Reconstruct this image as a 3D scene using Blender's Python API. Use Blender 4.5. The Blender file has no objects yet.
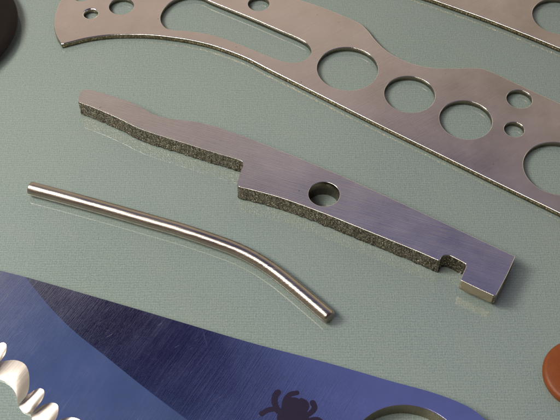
import bpy, bmesh, math, random
from mathutils import Vector, Matrix, noise
from mathutils.geometry import delaunay_2d_cdt

# 1 unit = 1 cm.  Close-up of knife parts lying on a coated woven mat.
random.seed(7)
sc = bpy.context.scene
col = sc.collection
R = math.radians

# ------------------------------------------------------------------ camera
DIST, ELEV, HFOV = 14.3, 52.0, 30.0
cd = bpy.data.cameras.new("camera")
cam = bpy.data.objects.new("camera", cd); col.objects.link(cam)
cam.location = (0, -DIST*math.cos(R(ELEV)), DIST*math.sin(R(ELEV)))
cam.rotation_euler = (R(90-ELEV), 0, 0)
cd.sensor_width = 36; cd.angle = R(HFOV)
cd.clip_start = 0.1; cd.clip_end = 500
cd.dof.use_dof = True; cd.dof.focus_distance = DIST+0.1; cd.dof.aperture_fstop = 1.6
sc.camera = cam
CO = Vector(cam.location); CR = cam.rotation_euler.to_matrix()
HT = math.tan(R(HFOV/2))

def ray(px, py):
    return CR @ Vector(((px-280)/280*HT, -(py-210)/280*HT, -1))
def at(px, py, z=0.0):
    d = ray(px, py); t = (z-CO.z)/d.z
    p = CO + d*t
    return Vector((p.x, p.y, z))
def refl(px, py):
    d = ray(px, py).normalized(); return Vector((d.x, d.y, -d.z))

# ------------------------------------------------------------------ world : the room round the table
w = bpy.data.worlds.new("World"); sc.world = w; w.use_nodes = True
nt = w.node_tree; N = nt.nodes; L = nt.links
bg = N['Background']; bg.inputs['Strength'].default_value = 1.0
tc = N.new('ShaderNodeTexCoord')
def vdot(c):
    n = N.new('ShaderNodeVectorMath'); n.operation = 'DOT_PRODUCT'
    L.new(tc.outputs['Generated'], n.inputs[0]); n.inputs[1].default_value = c
    return n.outputs['Value']
def smooth(v, a, b):
    n = N.new('ShaderNodeMapRange'); n.interpolation_type = 'SMOOTHSTEP'
    L.new(v, n.inputs['Value']); n.inputs['From Min'].default_value = a; n.inputs['From Max'].default_value = b
    return n.outputs['Result']
def wmix(f, a, b):
    n = N.new('ShaderNodeMix'); n.data_type = 'RGBA'
    if hasattr(f, 'links'): L.new(f, n.inputs['Factor'])
    else: n.inputs['Factor'].default_value = f
    for s, v in ((n.inputs['A'], a), (n.inputs['B'], b)):
        if hasattr(v, 'links'): L.new(v, s)
        else: s.default_value = (*v, 1)
    return n.outputs['Result']
# warm wall low in front of the lens, blue ceiling light higher up, added colour patches aimed to reflect in the steel
c = wmix(smooth(vdot((0, 0, 1)), math.sin(R(44)), math.sin(R(58))), (.66, .575, .465), (.11, .165, .37))
def blob(c, px, py, ang0, ang1, colr):
    return wmix(smooth(vdot(refl(px, py)), math.cos(R(ang1)), math.cos(R(ang0))), c, colr)
c = blob(c, 560, 120, 2, 13, (.335, .295, .225))
c = blob(c, 430, 235, 1, 8, (.105, .105, .215))
c = blob(c, 430, 430, 2, 12, (.14, .165, .42))
c = blob(c, 122, 312, 2.5, 7, (.012, .006, .035))
c = blob(c, 205, 372, 1.5, 5, (.012, .008, .05))
c = blob(c, 150, 343, 0, 2.2, (.05, .055, .15))
c = blob(c, 215, 338, 0, 1.8, (.05, .06, .17))
# rest of the room behind and beside the camera
c = wmix(smooth(vdot((0, 0, 1)), math.sin(R(66)), math.sin(R(76))), c, (.07, .05, .09))
c = wmix(smooth(vdot((0, -1, 0)), -.25, .0), c, (.09, .07, .09))
c = wmix(smooth(vdot((-1, 0, 0)), .45, .8), c, (.30, .26, .22))
c = wmix(smooth(vdot((0, 0, -1)), 0, .1), c, (.10, .09, .08))
L.new(c, bg.inputs['Color'])

def area(name, loc, tgt, sx, sy, power, colr):
    l = bpy.data.lights.new(name, 'AREA'); l.shape = 'RECTANGLE'; l.size = sx; l.size_y = sy
    l.energy = power; l.color = colr
    o = bpy.data.objects.new(name, l); col.objects.link(o); o.location = loc
    o.rotation_euler = (Vector(tgt)-Vector(loc)).to_track_quat('-Z', 'Y').to_euler()
    return o
area("key_lamp", (-17, -.5, 18.5), (0, 0, 0), 8, 8, 4300, (1.0, .94, .86))
area("ceiling_lamp", (-10, -9.5, 18), (0, 0, 0), 13, 5, 2100, (1.0, .93, .83))

sc.view_settings.view_transform = 'Standard'; sc.view_settings.look = 'None'
sc.view_settings.exposure = 0; sc.view_settings.gamma = 1

# ------------------------------------------------------------------ material helpers
class Mat:
    def __init__(s, name):
        s.m = bpy.data.materials.new(name); s.m.use_nodes = True
        s.n = s.m.node_tree.nodes; s.l = s.m.node_tree.links
        s.b = s.n['Principled BSDF']
        s.tc = s.n.new('ShaderNodeTexCoord').outputs['Object']
    def set(s, **k):
        for a, v in k.items():
            i = s.b.inputs[a.replace('_', ' ')]
            i.default_value = (*v, 1) if isinstance(v, tuple) and len(v) == 3 else v
    def mapping(s, scale, rot=0):
        src = s.tc
        if rot:   # turn first, then stretch: grain runs along the direction rot
            t = s.n.new('ShaderNodeMapping'); s.l.new(src, t.inputs['Vector']); t.inputs['Rotation'].default_value = (0, 0, -rot)
            src = t.outputs['Vector']
        n = s.n.new('ShaderNodeMapping'); s.l.new(src, n.inputs['Vector'])
        n.inputs['Scale'].default_value = scale
        return n.outputs['Vector']
    def noise(s, vec, scale, detail=3, rough=.6):
        n = s.n.new('ShaderNodeTexNoise'); s.l.new(vec, n.inputs['Vector'])
        n.inputs['Scale'].default_value = scale; n.inputs['Detail'].default_value = detail
        n.inputs['Roughness'].default_value = rough
        return n.outputs['Fac']
    def mr(s, v, a, b, c, d, smooth=False):
        n = s.n.new('ShaderNodeMapRange'); s.l.new(v, n.inputs['Value'])
        if smooth: n.interpolation_type = 'SMOOTHSTEP'
        for k, x in zip(('From Min', 'From Max', 'To Min', 'To Max'), (a, b, c, d)): n.inputs[k].default_value = x
        return n.outputs['Result']
    def math(s, op, a, b=None):
        n = s.n.new('ShaderNodeMath'); n.operation = op
        for i, v in enumerate((a, b)):
            if v is None: continue
            if hasattr(v, 'links'): s.l.new(v, n.inputs[i])
            else: n.inputs[i].default_value = v
        return n.outputs[0]
    def mix(s, f, a, b):
        n = s.n.new('ShaderNodeMix'); n.data_type = 'RGBA'
        s.l.new(f, n.inputs['Factor'])
        for q, v in ((n.inputs['A'], a), (n.inputs['B'], b)):
            if hasattr(v, 'links'): s.l.new(v, q)
            else: q.default_value = (*v, 1)
        return n.outputs['Result']
    def bump(s, h, strength, dist, prev=None):
        n = s.n.new('ShaderNodeBump'); s.l.new(h, n.inputs['Height'])
        n.inputs['Strength'].default_value = strength; n.inputs['Distance'].default_value = dist
        if prev: s.l.new(prev, n.inputs['Normal'])
        return n.outputs['Normal']
    def to(s, v, name): s.l.new(v, s.b.inputs[name])

def steel(name, colr, rough, grain_ang=0, grain=1.0, spots=True):
    M = Mat(name); M.set(Metallic=1.0)
    g = M.noise(M.mapping((2, 75, 3), grain_ang), 1.0, 4, .7)
    f = M.noise(M.mapping((1, 1, 1)), 130, 2, .6)
    blot = M.noise(M.mapping((1, 1, 1)), 1.6, 4, .55)
    c = M.mix(M.mr(blot, .3, .7, 0, 1), tuple(x*.88 for x in colr), tuple(min(1, x*1.08) for x in colr))
    if spots:
        sp = M.noise(M.mapping((1, 1, 1)), 14, 2, .5)
        c = M.mix(M.mr(sp, .74, .78, 0, .75), c, (.12, .09, .08))
    M.to(c, 'Base Color')
    r = M.math('ADD', M.mr(g, .3, .7, -.05*grain, .06*grain), M.mr(blot, .3, .7, rough-.03, rough+.04))
    M.to(r, 'Roughness')
    n1 = M.bump(g, .10*grain, .01); n2 = M.bump(f, .04*grain, .006, n1)
    sm = M.noise(M.mapping((.8, 26, 1), grain_ang+R(47)), 2.0, 2, .5)      # a few stray scratches
    sm2 = M.noise(M.mapping((1.1, 30, 1), grain_ang-R(24)), 2.2, 2, .5)
    sc1 = M.bump(M.mr(M.math('MAXIMUM', sm, sm2), .765, .785, 1, 0), .12, .003, n2)
    M.to(sc1, 'Normal')
    return M.m

def sheared(name, dark, lite, rough=.32, k=1.0):
    """rough punched edge: dark bronze with rough facets, glints painted in as light specks"""
    M = Mat(name); M.set(Metallic=1.0)
    v = M.n.new('ShaderNodeTexVoronoi'); M.l.new(M.mapping((1, 1, .7)), v.inputs['Vector']); v.inputs['Scale'].default_value = 42
    n = M.noise(M.mapping((1, 1, .25)), 40, 4, .75)
    gl = M.mr(M.noise(M.mapping((1, 1, .8)), 55, 2, .6), .585, .65, 0, 1)
    c = M.mix(M.mr(n, .40, .70, 0, 1), dark, tuple(x*.45 for x in lite))
    c = M.mix(gl, c, lite)  # glints put into the base colour
    M.to(c, 'Base Color'); M.set(Roughness=rough)
    b1 = M.bump(n, .9*k, .016); b2 = M.bump(v.outputs['Distance'], .8*k, .012, b1)
    M.to(b2, 'Normal')
    return M.m

m_bar = steel('brushed_steel', (.66, .60, .59), .20, R(-20), 1.25)
m_barside = sheared('sheared_edge', (.085, .058, .040), (.90, .78, .60), .25)
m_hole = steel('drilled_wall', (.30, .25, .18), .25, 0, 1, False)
m_tip = steel('worn_tip', (.50, .42, .30), .45, 0, 1.2, False)
m_liner = steel('satin_steel', (.66, .58, .56), .21, R(35), .7)
m_linerside = sheared('plate_edge', (.15, .11, .06), (.80, .66, .42), .2, .35)
m_rim = steel('polished_rim', (.80, .76, .70), .14, 0, .4, False)
m_blade = steel('blade_steel', (.60, .58, .60), .085, R(60), .9, False)
m_scallop = steel('ground_scallop', (.76, .70, .64), .32, R(40), .8, False)
m_pin = steel('pin_steel', (.43, .375, .32), .22, R(-16), 1.5, False)
M = Mat('etched_dark'); M.set(Base_Color=(.018, .012, .035), Roughness=.4, Metallic=.2)
M.to(M.bump(M.noise(M.mapping((1, 1, 1)), 90), .3, .004), 'Normal'); m_etch = M.m
M = Mat('black_plastic'); 
M.to(M.mix(M.noise(M.mapping((1, 1, 1)), 5), (.006, .005, .005), (.014, .009, .007)), 'Base Color'); M.set(Roughness=.25)
M.b.inputs['Specular IOR Level'].default_value = .12
M.to(M.bump(M.noise(M.mapping((1, 1, 1)), 60), .15, .006), 'Normal'); m_black = M.m
M = Mat('rust_red'); 
M.to(M.mix(M.noise(M.mapping((1, 1, 1)), 9, 4), (.15, .033, .002), (.27, .062, .004)), 'Base Color'); M.set(Roughness=.5)
M.to(M.bump(M.noise(M.mapping((1, 1, 1)), 50, 4), .3, .01), 'Normal'); m_red = M.m

# woven mat under a clear glossy film
M = Mat('woven_mat')
wob = M.noise(M.mapping((1, 1, 1)), 7, 2, .5)
wx = M.noise(M.mapping((1, .35, 1)), 24, 2, .5)
sep = M.n.new('ShaderNodeSeparateXYZ'); M.l.new(M.tc, sep.inputs[0])
X, Y = sep.outputs['X'], sep.outputs['Y']
wob2 = M.noise(M.mapping((.25, 1, 1)), 9, 3, .6)
yy = M.math('ADD', M.math('MULTIPLY', Y, 2*math.pi/.037), M.math('ADD', M.math('MULTIPLY', wob, 3.0), M.math('MULTIPLY', wob2, 11.0)))
xx = M.math('ADD', M.math('MULTIPLY', X, 2*math.pi/.030), M.math('MULTIPLY', wx, 9.0))
rows = M.math('SINE', yy); cols = M.math('SINE', xx)
fine = M.noise(M.mapping((1, 1.8, 1)), 29, 3, .7)
fine2 = M.noise(M.mapping((1, 1, 1)), 55, 2, .6)
weave = M.math('ADD', M.math('MULTIPLY', rows, .42), M.math('MULTIPLY', cols, .20))
weave = M.math('ADD', weave, M.mr(fine, .25, .75, -1.0, 1.0))
weave = M.math('ADD', weave, M.mr(fine2, .3, .7, -.75, .75))
blot = M.noise(M.mapping((1, 1, 1)), .5, 3, .5)
c1 = M.mix(M.mr(weave, -1.6, 1.6, 0, 1), (.155, .220, .200), (.335, .400, .365))
c2 = M.mix(M.mr(blot, .35, .65, 0, .25), c1, (.27, .328, .30))
dust = M.noise(M.mapping((1, 1, 1)), 17, 2, .5)
smear = M.noise(M.mapping((1, .5, 1), R(30)), 1.3, 5, .65)
c2 = M.mix(M.mr(smear, .5, .75, 0, .22), c2, (.33, .35, .31))
c2 = M.mix(M.mr(dust, .765, .80, 0, .6), c2, (.5, .5, .47))
M.to(M.mr(smear, .35, .7, .012, .06), 'Coat Roughness')
M.to(c2, 'Base Color'); M.set(Roughness=.8, Coat_Weight=1.0, Coat_Roughness=.035, Coat_IOR=1.55)
M.b.inputs['Specular IOR Level'].default_value = .2
M.to(M.bump(weave, .30, .007), 'Normal')
m_mat = M.m

# ------------------------------------------------------------------ mesh helpers
def link(name, bm, mats, parent=None, smooth_deg=30):
    me = bpy.data.meshes.new(name); bm.to_mesh(me); bm.free()
    for m in (mats if isinstance(mats, (list, tuple)) else [mats]): me.materials.append(m)
    o = bpy.data.objects.new(name, me); col.objects.link(o)
    if parent: o.parent = parent
    return o
def empty(name, loc):
    o = bpy.data.objects.new(name, None); col.objects.link(o); o.location = loc; o.empty_display_size = .3
    bpy.context.view_layer.update()
    return o
def tag(o, label, cat, group=None):
    o['label'] = label; o['category'] = cat
    if group: o['group'] = group
def smooth_loop(pts, step=.035, closed=True):
    """pts: (x, y[, sharp]) in world units; Catmull-Rom between them, sharp corners kept."""
    n = len(pts); out = []
    P = [Vector((p[0], p[1])) for p in pts]; S = [len(p) > 2 and p[2] for p in pts]
    for i in range(n if closed else n-1):
        a, b = P[i], P[(i+1) % n]
        p0 = P[i-1] if (not S[i] and (closed or i > 0)) else a*2-b
        j = (i+1) % n
        p3 = P[(i+2) % n] if (not S[j] and (closed or i < n-2)) else b*2-a
        ln = (b-a).length; k = max(1, int(ln/step))
        # centripetal-ish tangents scaled to the segment
        m1 = (b-p0); m1 = m1.normalized()*ln if m1.length > 1e-9 else (b-a)
        m2 = (p3-a); m2 = m2.normalized()*ln if m2.length > 1e-9 else (b-a)
        for q in range(k):
            t = q/k; t2 = t*t; t3 = t2*t
            out.append(a*(2*t3-3*t2+1)+m1*(t3-2*t2+t)+b*(-2*t3+3*t2)+m2*(t3-t2))
    if not closed: out.append(P[-1].copy())
    return out
def area2(l): return sum(l[i-1].x*l[i].y-l[i].x*l[i-1].y for i in range(len(l)))
def ccw(l): return l if area2(l) > 0 else l[::-1]
def inset(l, d):
    """shift a ccw loop inward by d (outward if negative)"""
    n = len(l); out = []
    for i in range(n):
        e1 = (l[i]-l[i-1]); e2 = (l[(i+1) % n]-l[i])
        if e1.length < 1e-9 or e2.length < 1e-9: out.append(l[i].copy()); continue
        e1.normalize(); e2.normalize()
        n1 = Vector((-e1.y, e1.x)); n2 = Vector((-e2.y, e2.x)); m = n1+n2
        m = m.normalized() if m.length > 1e-6 else n1
        k = 1/max(.5, m.dot(n1)); out.append(l[i]+m*d*k)
    return out
def fill(bm, loops, zf, mi, flip=False):
    """triangulated sheet bounded by loops (first outer, others holes)"""
    vs = []; es = []
    for l in loops:
        b = len(vs); vs += l; es += [(b+i, b+(i+1) % len(l)) for i in range(len(l))]
    r = delaunay_2d_cdt(vs, es, [], 0, 1e-7)
    def inside(p, l):
        c = False
        for i in range(len(l)):
            a, b = l[i-1], l[i]
            if (a.y > p.y) != (b.y > p.y) and p.x < (b.x-a.x)*(p.y-a.y)/(b.y-a.y)+a.x: c = not c
        return c
    bv = [bm.verts.new((v.x, v.y, zf(v.x, v.y))) for v in r[0]]
    for f in r[2]:
        cen = sum((r[0][i] for i in f), Vector((0, 0)))/len(f)
        if not inside(cen, loops[0]) or any(inside(cen, h) for h in loops[1:]): continue
        f = list(f)
        if flip: f.reverse()
        try: bm.faces.new([bv[i] for i in f]).material_index = mi
        except ValueError: pass
    for v in bv:
        if not v.link_faces: bm.verts.remove(v)
def wall(bm, rings, mi_list, hole=False, smooth=True):
    """rings: list of (loop2d, z) from bottom to top"""
    R_ = [[bm.verts.new((p.x, p.y, z)) for p in l] for l, z in rings]
    n = len(R_[0])
    for k in range(len(R_)-1):
        for i in range(n):
            j = (i+1) % n
            q = [R_[k][i], R_[k][j], R_[k+1][j], R_[k+1][i]]
            if hole: q.reverse()
            f = bm.faces.new(q); f.material_index = mi_list[k]; f.smooth = smooth
CS = None   # share of the edge rounding kept at a point, 1 = full
def scaled_inset(loop, d):
    q = inset(loop, d)
    return q if CS is None else [a+(b-a)*CS(a) for a, b in zip(loop, q)]
def rim_rings(loop, z0, z1, c, hole, rough=0.0, seed=0, nside=1, c0=0.0):
    s = -1 if hole else 1
    rings = []
    if c0: rings.append((inset(loop, s*c0), z0))
    zb = z0+c0
    for k in range(nside+1):
        z = zb+(z1-c-zb)*k/nside
        l = loop
        if rough:
            a = rough*(1.2 if k < nside*.4 else .6) * (0.35 if k == nside else 1)
            l = inset(loop, 0); nn = inset(loop, s*1.0)
            l = [p+(q-p)*a*(noise.noise(Vector((p.x*16, p.y*16, z*22+seed)))+.5*noise.noise(Vector((p.x*45, p.y*45, z*50+seed)))+.2) for p, q in zip(loop, nn)]
        rings.append((l, z))
    for k in range(1, 4):
        a = math.pi/2*k/3
        rings.append((scaled_inset(loop, s*c*(1-math.cos(a))), z1-c+c*math.sin(a)))
    return rings
def plate(bm, outer, holes, z0, z1, c, mi=(0, 1, 2), rough=0.0, hole_mi=None, nside=1, hc=None):
    """solid plate; mi = (top, side, rim)"""
    outer = ccw(outer); tops = []; bots = []
    rr = rim_rings(outer, z0, z1, c, False, rough, 3, nside)
    wall(bm, rr, [mi[1]]*(len(rr)-4)+[mi[2]]*3); tops.append(rr[-1][0]); bots.append(rr[0][0])
    for k, h in enumerate(holes):
        h = ccw(h); cc = hc[k] if hc else c
        rr = rim_rings(h, z0, z1, cc, True, 0, 0, 1)
        wall(bm, rr, [mi[1] if hole_mi is None else hole_mi]*(len(rr)-4)+[mi[2]]*3, True)
        tops.append(rr[-1][0]); bots.append(rr[0][0])
    fill(bm, tops, lambda x, y: z1, mi[0]); fill(bm, bots, lambda x, y: z0, mi[0], True)
def px_loop(pts, z, step=.035, closed=True):
    return smooth_loop([(*at(p[0], p[1], z).xy, *p[2:]) for p in pts], step, closed)
def circle(px, py, rx, z, n=72):
    c = at(px, py, z); r = (at(px+rx, py, z)-at(px-rx, py, z)).length/2
    return [Vector((c.x+r*math.cos(2*math.pi*i/n), c.y+r*math.sin(2*math.pi*i/n))) for i in range(n)], c, r
def finish(bm): 
    bmesh.ops.remove_doubles(bm, verts=bm.verts, dist=1e-5)

# ------------------------------------------------------------------ the mat
bm = bmesh.new()
bmesh.ops.create_grid(bm, x_segments=2, y_segments=2, size=26)
o = link('table_mat', bm, m_mat); o['kind'] = 'structure'

# ------------------------------------------------------------------ lock bar
ZB, ZT = .004, .275
T = 1
bar_px = [(78.2,101.8,T),(79.2,96),(81.3,91.2),(85,89.6),(92.5,90.2),(107.5,94.6),(132.5,103),(145,109.6),(157.5,115.8),(175,119.4),(190,121),(210,125),
 (231.4,131.8),(260,142.3),(320,166.5),(360,184),(431.4,216.8),(467,233.6),(515.5,256.3,T),
 (507,275),(495.5,296.5,T),(477,288),(460.5,280,T),(463,273),(466,266.5),(465.6,263.6,T),(456,258.5),(448.5,255),(444,255),(441.6,257.2),(439.8,261,T),(420,252.3),(380,236),
 (322.9,213),(280,197.5),(248,188.8),(240,187),(237.2,184,),(238,180),(241,171),(243.2,164.8),(242.6,161.6),(238,159.4),
 (224,155.2),(210,151),(182.5,142.4),(165,137),(145,130.6),(132.5,125.3),(120,118.9),(95,108)]
outer = px_loop(bar_px, ZT, .03)
hole, hc, hr = circle(324, 194, 15.6, ZT)
c0 = at(300, 200, 0)
bm = bmesh.new()
xs0 = at(236, 160, 0).x
CS = lambda p: .15+.85*min(1, max(0, (p.x-xs0)/.35))  # rounding narrowed along the arm to take the bright highlight off its rim
plate(bm, outer, [hole], ZB, ZT, .008, (0, 1, 2), rough=.012, hole_mi=3, nside=6)
CS = None
# underside of the hooked tip is milled away: the last few millimetres hang clear of the mat
ptip0 = at(461, 272, 0)
axis = (at(515, 257, 0)-at(260, 142, 0)).normalized()
for v in bm.verts:
    d = (v.co-at(470, 262, 0)); 
    s = d.x*axis.x+d.y*axis.y
    v.normal_update()
    if s > -.02 and v.co.z < .16 and (v.co.xy-at(466, 268, 0).xy).length < 1.6 and s > -.02:
        v.co.z = .085+v.co.z*.45
finish(bm)
for f in bm.faces:
    if f.material_index == 1:
        p = f.calc_center_median(); q = p-at(478, 290, 0)
        if q.xy.length < .29 and f.normal.y < -.3: f.material_index = 4
bar = link('lock_bar', bm, [m_bar, m_barside, m_rim, m_hole, m_tip])
tag(bar, 'long notched steel lock bar with one round hole and glittering rough edges', 'lock bar')

# ------------------------------------------------------------------ steel liners
ZL0, ZL = .012, .095
lin_px = [(60.7,0),(56.5,9),(54.3,18),(54,27),(56.5,36),(61.6,44.2,T),(67.9,42.6),(85.7,38.2),(103.6,35.5),(121.4,34.5),(150,34.8),
 (180,38.2),(200,42),(215.7,46.2),(244.3,56.8),(269.3,69.4),(301.4,85.4),(337,103.4),(380,125),(431.4,150.2),(502.9,185.4),(560,213),(620,243),(680,275,T),
 (690,180,T),(620,133),(560,103.2),(520.7,85.3),(495.7,73.4),(483,68.6),(470,67.6),(456,67.9),(431.4,67.3),(410,62.5),(388.6,51.8),(376,40.5),(368,30.5),(360,23.2),(344.3,16),(322.9,7.2),
 (301,0),(280,-7),(240,-17),(200,-24),(150,-29),(100,-27),(72,-15)]
slot_px = [(209,.5),(202,-3),(190,-4.5),(178,-2),(167,5),(161,14),(161,22),(166,28),(174,30),(190,31),(215.7,35.9),(244,46),(265.7,55),(280,60.3),(290,62.4),(300,61.8),(308,57.5),(311.4,50.5),(305,41.8),(280,30.2),(251.4,17.8)]
def liner(bm, outer_px, slots, circles, z0, z1):
    outer = px_loop(outer_px, z1, .04)
    hs = [px_loop(s, z1, .04) for s in slots]; hcs = [.008]*len(hs)
    for (x, y, rx, c) in circles:
        hs.append(circle(x, y, rx, z1)[0]); hcs.append(c)
    plate(bm, outer, hs, z0, z1, .014, (0, 1, 2), hole_mi=3, hc=hcs, rough=.0015, nside=2)
    finish(bm)
bm = bmesh.new()
liner(bm, lin_px, [slot_px],
      [(121.4,6,12.4,.008),(90.7,13.5,6.8,.024),(82,-5,9,.01),(258.6,3.6,10.7,.008),(347.5,68.4,30.6,.008),(409.6,94.1,25.3,.008),
       (465.7,119.6,26.3,.008),(519.3,99,12.7,.008),(514.2,129.3,10,.008),(558,168,34.5,.008)], ZL0, ZL)
o = link('handle_liner', bm, [m_liner, m_linerside, m_rim, m_hole])
tag(o, 'satin steel handle liner with a long slot and round holes behind the lock bar', 'liner', 'skeletonised steel liners')
bm = bmesh.new()
liner(bm, [(434,0),(420,-4.5),(405,-10,T),(420,-40,T),(700,-60,T),(720,125,T),(640,84),(600,65.5),(560,48),(490,20)], [],
      [(559,16,26.5,.008),(625,52,20,.008)], ZL0, ZL)
o = link('handle_liner', bm, [m_liner, m_linerside, m_rim, m_hole])
tag(o, 'second steel handle liner, cropped by the upper right corner, one round hole in view', 'liner', 'skeletonised steel liners')

# ------------------------------------------------------------------ bent pin
PR = .097
axis_px = [(31,188.5),(69,198.5),(107,209),(145,219.8),(178,229.3),(210,239.8),(235,249),(256,259.5),(275,272),(295,288),(312,302.3),(328.5,316.5)]
pp = px_loop(axis_px, PR+.003, .05, False)
bm = bmesh.new(); nseg = 32; rings = []
def ring(p, t, r, shift=0):
    side = Vector((t.y, -t.x, 0))
    return [bm.verts.new((p.x+t.x*shift+side.x*math.cos(a)*r, p.y+t.y*shift+side.y*math.cos(a)*r, PR+.003+math.sin(a)*r)) for a in [2*math.pi*k/nseg for k in range(nseg)]]
n = len(pp); tan = [(pp[min(i+1, n-1)]-pp[max(i-1, 0)]).normalized() for i in range(n)]
rings = [ring(pp[0], tan[0], PR*.93, -.010), ring(pp[0], tan[0], PR*.985, -.006)]+[ring(pp[i], tan[i], PR) for i in range(n)]
rings += [ring(pp[-1], tan[-1], PR*.99, .006), ring(pp[-1], tan[-1], PR*.80, .030), ring(pp[-1], tan[-1], PR*.77, .032)]
for k in range(len(rings)-1):
    for i in range(nseg):
        j = (i+1) % nseg
        f = bm.faces.new([rings[k][i], rings[k+1][i], rings[k+1][j], rings[k][j]]); f.smooth = True
bm.faces.new(rings[0]); bm.faces.new(rings[-1][::-1])
bmesh.ops.recalc_face_normals(bm, faces=bm.faces)
o = link('bent_pin', bm, m_pin)
tag(o, 'thin steel rod bent near its right end, between the lock bar and the blade', 'pin')

# ------------------------------------------------------------------ knife blade
ZK = .22
ZE = .03
blade = empty('knife_blade', at(200, 380, 0))
bev_px = [(27,279),(38,293),(53,310.5),(75,332),(107,357.5),(143,386.5),(178.6,413.5),(230,450),(300,500)]
bev = [p for p in px_loop(bev_px, ZK, .08, False)]
bev = [bev[0]*2-bev[3]]+bev
def bev_dist(x, y):
    """signed distance to the left of the grind line"""
    p = Vector((x, y)); best = 1e9; sgn = 1
    for i in range(len(bev)-1):
        a, b = bev[i], bev[i+1]; e = b-a
        t = max(0, min(1, (p-a).dot(e)/e.length_squared)); q = a+e*t
        d = (p-q).length
        if d < best: best = d; sgn = 1 if e.x*(p.y-a.y)-e.y*(p.x-a.x) < 0 else -1
    return best*sgn
def hb(x, y):
    d = bev_dist(x, y)
    return ZK if d <= 0 else max(.05, ZK-.062*d-.004*d*d)
def on_blade(px, py, below=0.0):
    z = ZK
    for _ in range(8):
        p = at(px, py, z); z = hb(p.x, p.y)-below
    return Vector((p.x, p.y))
spine_px = [(-60,253.5),(-20,264.6),(0,270),(35.7,279.8),(89.3,295.2),(142.9,310.8),(180,321.8),(251.4,342.8),(323,361.6),(360,372),(392,381.4),(424.3,390),(445.7,397),(461,403.2),(471.4,408.5),(480,415),(492,427),(500,445),(503,470,T)]
scal = [ # (upper outline on the bevel, lower cutting edge)
 ([(-12,366),(-11,356),(-7,348),(-1,343.6),(4,342.6),(6.6,346),(5.6,353),(2,359),(-3,365)], [(-30,372),(-20,373),(-12,375),(-6,377)]),
 ([(-3,365),(0,362),(6,360.6),(12.9,360),(19,361),(24,363.5),(27.3,368),(29,374),(29.4,382),(28.6,390),(25.5,397),(20.5,403)], [(-6,377),(0,379.3),(4.5,381),(8.6,383.6),(12,387.5),(15,392),(17,398),(17.6,404)]),
 ([(20.5,403),(25,397.5),(30,393),(36,389.3),(40.7,388.3),(43.7,390),(44.4,394),(42,400),(38,405.5),(33.5,411)], [(17.6,404),(21,409.5),(25.5,412.5),(30.5,414)]),
 ([(33.5,411),(39,407),(45,404),(50,402.7),(54,402.8),(57.3,404.5),(58.4,408),(58,413.5),(56,419),(52,425)], [(30.5,414),(33,421),(38,426),(45,428)]),
 ([(52,425),(57,421),(63,418.6),(70,417.3),(76,418),(81,421),(83,427),(81,436),(76,445)], [(45,428),(48,438),(56,445),(67,449)]),
]
low = []; patches = []
for U, Lw in scal:
    u = smooth_loop([tuple(on_blade(*p)) for p in U], .02, False)
    l = smooth_loop([tuple(at(p[0], p[1], ZE).xy) for p in Lw], .02, False)
    patches.append((u, l)); low += u[:-1] if low else u[:-1]
low.append(patches[-1][0][-1])
spine = smooth_loop([(*at(p[0], p[1], ZK).xy, *p[2:]) for p in spine_px[1:]], .05, False)
# left of the grind start the spine runs on the bevel
tail = [tuple(at(p[0], p[1], ZK).xy) for p in [(440,520),(250,520),(110,480)]]
outline = [Vector(tuple(at(-40, 259, ZK).xy))] + spine + [Vector(t) for t in tail]
lowrev = low[::-1]
outline += lowrev + [on_blade(-14, 366), on_blade(-40, 345)]
outline = ccw(outline)
bhole, bc, br = circle(407.5, 459, 60, ZK, 128)
bm = bmesh.new()
C_ = .006
# constrained triangulation with the grind line and interior points so that the hollow grind is smooth
vs = list(outline); es = [(i, (i+1) % len(outline)) for i in range(len(outline))]
hb0 = len(vs); vs += bhole; es += [(hb0+i, hb0+(i+1) % len(bhole)) for i in range(len(bhole))]
def inside(p, l):
    c = False
    for i in range(len(l)):
        a, b = l[i-1], l[i]
        if (a.y > p.y) != (b.y > p.y) and p.x < (b.x-a.x)*(p.y-a.y)/(b.y-a.y)+a.x: c = not c
    return c
g0 = len(vs); gv = [p for p in bev if inside(p, outline)]
vs += gv; es += [(g0+i, g0+i+1) for i in range(len(gv)-1)]
xs = [p.x for p in outline]; ys = [p.y for p in outline]; st = .14
x = min(xs)
while x < max(xs):
    y = min(ys)
    while y < max(ys):
        p = Vector((x, y)); d = bev_dist(x, y)
        if .06 < d and inside(p, outline) and min((p-q).length for q in outline) > .05: vs.append(p)
        y += st
    x += st
r = delaunay_2d_cdt(vs, es, [], 0, 1e-7)
bv = [bm.verts.new((v.x, v.y, hb(v.x, v.y))) for v in r[0]]
for f in r[2]:
    cen = sum((r[0][i] for i in f), Vector((0, 0)))/len(f)
    if not inside(cen, outline) or inside(cen, bhole): continue
    ff = bm.faces.new([bv[i] for i in f]); ff.smooth = True; ff.material_index = 0
for e in bm.edges:
    m = (e.verts[0].co+e.verts[1].co)/2
    if abs(bev_dist(m.x, m.y)) < .004: e.smooth = False
for v in list(bm.verts):
    if not v.link_faces: bm.verts.remove(v)
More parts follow.
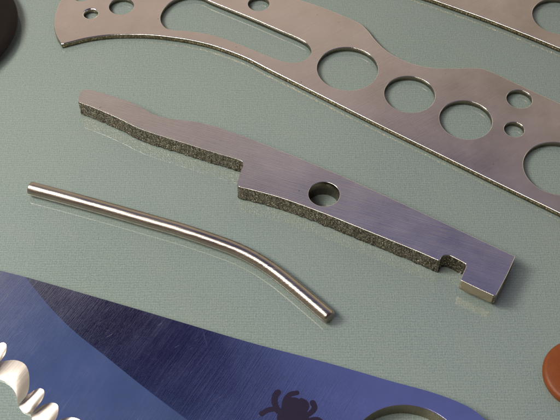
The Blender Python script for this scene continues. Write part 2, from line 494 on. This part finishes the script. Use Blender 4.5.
# outer wall down to the mat, its foot pulled in a hair; a thin polished rim
lowset = {(round(p.x, 5), round(p.y, 5)) for p in low}
nO = len(outline)
for i in range(nO):
    a, b = outline[i], outline[(i+1) % nO]
    if (round(a.x, 5), round(a.y, 5)) in lowset and (round(b.x, 5), round(b.y, 5)) in lowset: continue
    q = [bm.verts.new((a.x, a.y, .004)), bm.verts.new((b.x, b.y, .004)), bm.verts.new((b.x, b.y, hb(b.x, b.y))), bm.verts.new((a.x, a.y, hb(a.x, a.y)))]
    bm.faces.new(q).material_index = 1
wall(bm, [(bhole, .004), (bhole, ZK-.012), (inset(ccw(bhole), -.0), ZK-.004), (inset(ccw(bhole), -.010), ZK+.0006)], [2, 2, 1], True)
def resample(l, n):
    s = [0]
    for i in range(1, len(l)): s.append(s[-1]+(l[i]-l[i-1]).length)
    out = []; j = 0
    for k in range(n):
        t = s[-1]*k/(n-1)
        while j < len(l)-2 and s[j+1] < t: j += 1
        d = s[j+1]-s[j]; out.append(l[j].lerp(l[j+1], (t-s[j])/d if d else 0))
    return out
for u, l in patches:
    nn = 40; u = resample(u, nn); l = resample(l, nn); rows_ = 10; G = []
    for k in range(rows_+1):
        t = k/rows_; row = []
        for i in range(nn):
            p = u[i].lerp(l[i], t); za = hb(u[i].x, u[i].y); z = za+(ZE-za)*(1-(1-t)**1.15)
            row.append(bm.verts.new((p.x, p.y, z)))
        G.append(row)
    for k in range(rows_):
        for i in range(nn-1):
            f = bm.faces.new([G[k][i], G[k+1][i], G[k+1][i+1], G[k][i+1]]); f.smooth = True; f.material_index = 3
    foot = [bm.verts.new((p.x, p.y, .004)) for p in l]
    for i in range(nn-1):
        bm.faces.new([G[-1][i], foot[i], foot[i+1], G[-1][i+1]]).material_index = 1
o = link('blade_body', bm, [m_blade, m_rim, m_hole, m_scallop]); o.parent = blade
o.matrix_parent_inverse = blade.matrix_world.inverted()
tag(blade, 'large serrated knife blade reflecting blue, with a dark spider etched beside its round hole', 'knife blade')

# etched spider emblem
bm = bmesh.new(); ZS = ZK+.0012
def blobpoly(pts):
    l = ccw(pts); wall(bm, [(l, ZK-.0005), (l, ZS)], [0], smooth=False); fill(bm, [l], lambda x, y: ZS, 0)
def stroke(pts, w0, w1):
    l = px_loop(pts, ZS, .015, False); n = len(l); a = []; b = []
    for i in range(n):
        t = (l[min(i+1, n-1)]-l[max(0, i-1)]).normalized(); nn = Vector((-t.y, t.x)); ww = (w0+(w1-w0)*i/(n-1))*.43*.0125
        a.append(l[i]+nn*ww); b.append(l[i]-nn*ww)
    t = (l[-1]-l[-2]).normalized(); nn = Vector((-t.y, t.x)); r_ = w1*.43*.0125
    cap = [l[-1]+nn*r_*math.cos(q)+t*r_*math.sin(q) for q in [math.pi*k/10 for k in range(1, 10)]]
    return a+cap+b[::-1]
def ell(px, py, rx, ry, n=40, rot=0):
    c = at(px, py, ZS); r1 = rx*.0125; r2 = ry*.0125/.88
    return [Vector((c.x+r1*math.cos(t)*math.cos(rot)-r2*math.sin(t)*math.sin(rot), c.y+r1*math.cos(t)*math.sin(rot)+r2*math.sin(t)*math.cos(rot))) for t in [2*math.pi*k/n for k in range(n)]]
shapes = [ell(293, 419, 15, 15), ell(293.5, 406, 9, 8), ell(302.5, 406, 6.5, 6.5), ell(291, 401.5, 5, 4), ell(301.5, 402, 3.6, 3.6), ell(292, 445, 19, 17),
 stroke([(279,413),(275,404),(275,397),(277.8,392.5)], 6.5, 7.5), stroke([(284,409),(285.5,400),(290,394.5),(297,392.8)], 6.5, 5.5),
 stroke([(306,416),(311,412.5),(314.5,408),(312.8,403)], 5.5, 7), stroke([(283,415),(275,409.5),(268,410),(261.5,413.8)], 6, 6),
 stroke([(306,422),(312,419.5),(319,420),(323,426)], 5, 6), stroke([(282,424),(270,424),(262,430)], 6, 6)]
for i, s in enumerate(shapes):
    ZS = ZK+.0012+.00012*i
    blobpoly(s)
o = link('spider_emblem', bm, m_etch); o.parent = blade; o.matrix_parent_inverse = blade.matrix_world.inverted()

# ------------------------------------------------------------------ round pieces cut by the frame
def lathe(name, c, prof, mats, mis, n=128, squash=1.0):
    bm = bmesh.new()
    wall(bm, [([Vector((c.x+r*math.cos(2*math.pi*i/n), c.y+r*squash*math.sin(2*math.pi*i/n))) for i in range(n)], z) for r, z in prof], mis)
    r, z = prof[-1]
    fill(bm, [[Vector((c.x+r*math.cos(2*math.pi*i/n), c.y+r*squash*math.sin(2*math.pi*i/n))) for i in range(n)]], lambda x, y: z, mis[-1])
    r0, z0 = prof[0]
    fill(bm, [[Vector((c.x+r0*math.cos(2*math.pi*i/n), c.y+r0*squash*math.sin(2*math.pi*i/n))) for i in range(n)]], lambda x, y: z0, mis[-1], True)
    finish(bm)
    return link(name, bm, mats)
c = at(-76, 27, .15); rb = (at(17, 27, .15)-at(-76, 27, .15)).length
o = lathe('plastic_disc', c, [(rb*.80, .004), (rb*.90, .03), (rb*.965, .085), (rb*.99, .12), (rb, .14), (rb*.996, .155), (rb*.985, .163), (rb*.90, .172)], [m_black, m_rim], [0, 0, 0, 0, 0, 0, 0, 0])
tag(o, 'glossy black rounded plastic piece cropped by the upper left corner, thin bright rim', 'plastic part')
c = at(583, 373, .12); rr_ = (at(543.5, 373, .12)-at(583, 373, .12)).length
o = lathe('red_washer', c, [(rr_*.93, .004), (rr_*.985, .03), (rr_, .07), (rr_*.99, .10), (rr_*.96, .125), (rr_*.90, .14), (rr_*.5, .15)], [m_red], [0]*7)
tag(o, 'rust red round washer cropped by the right edge, right of the blade', 'washer')
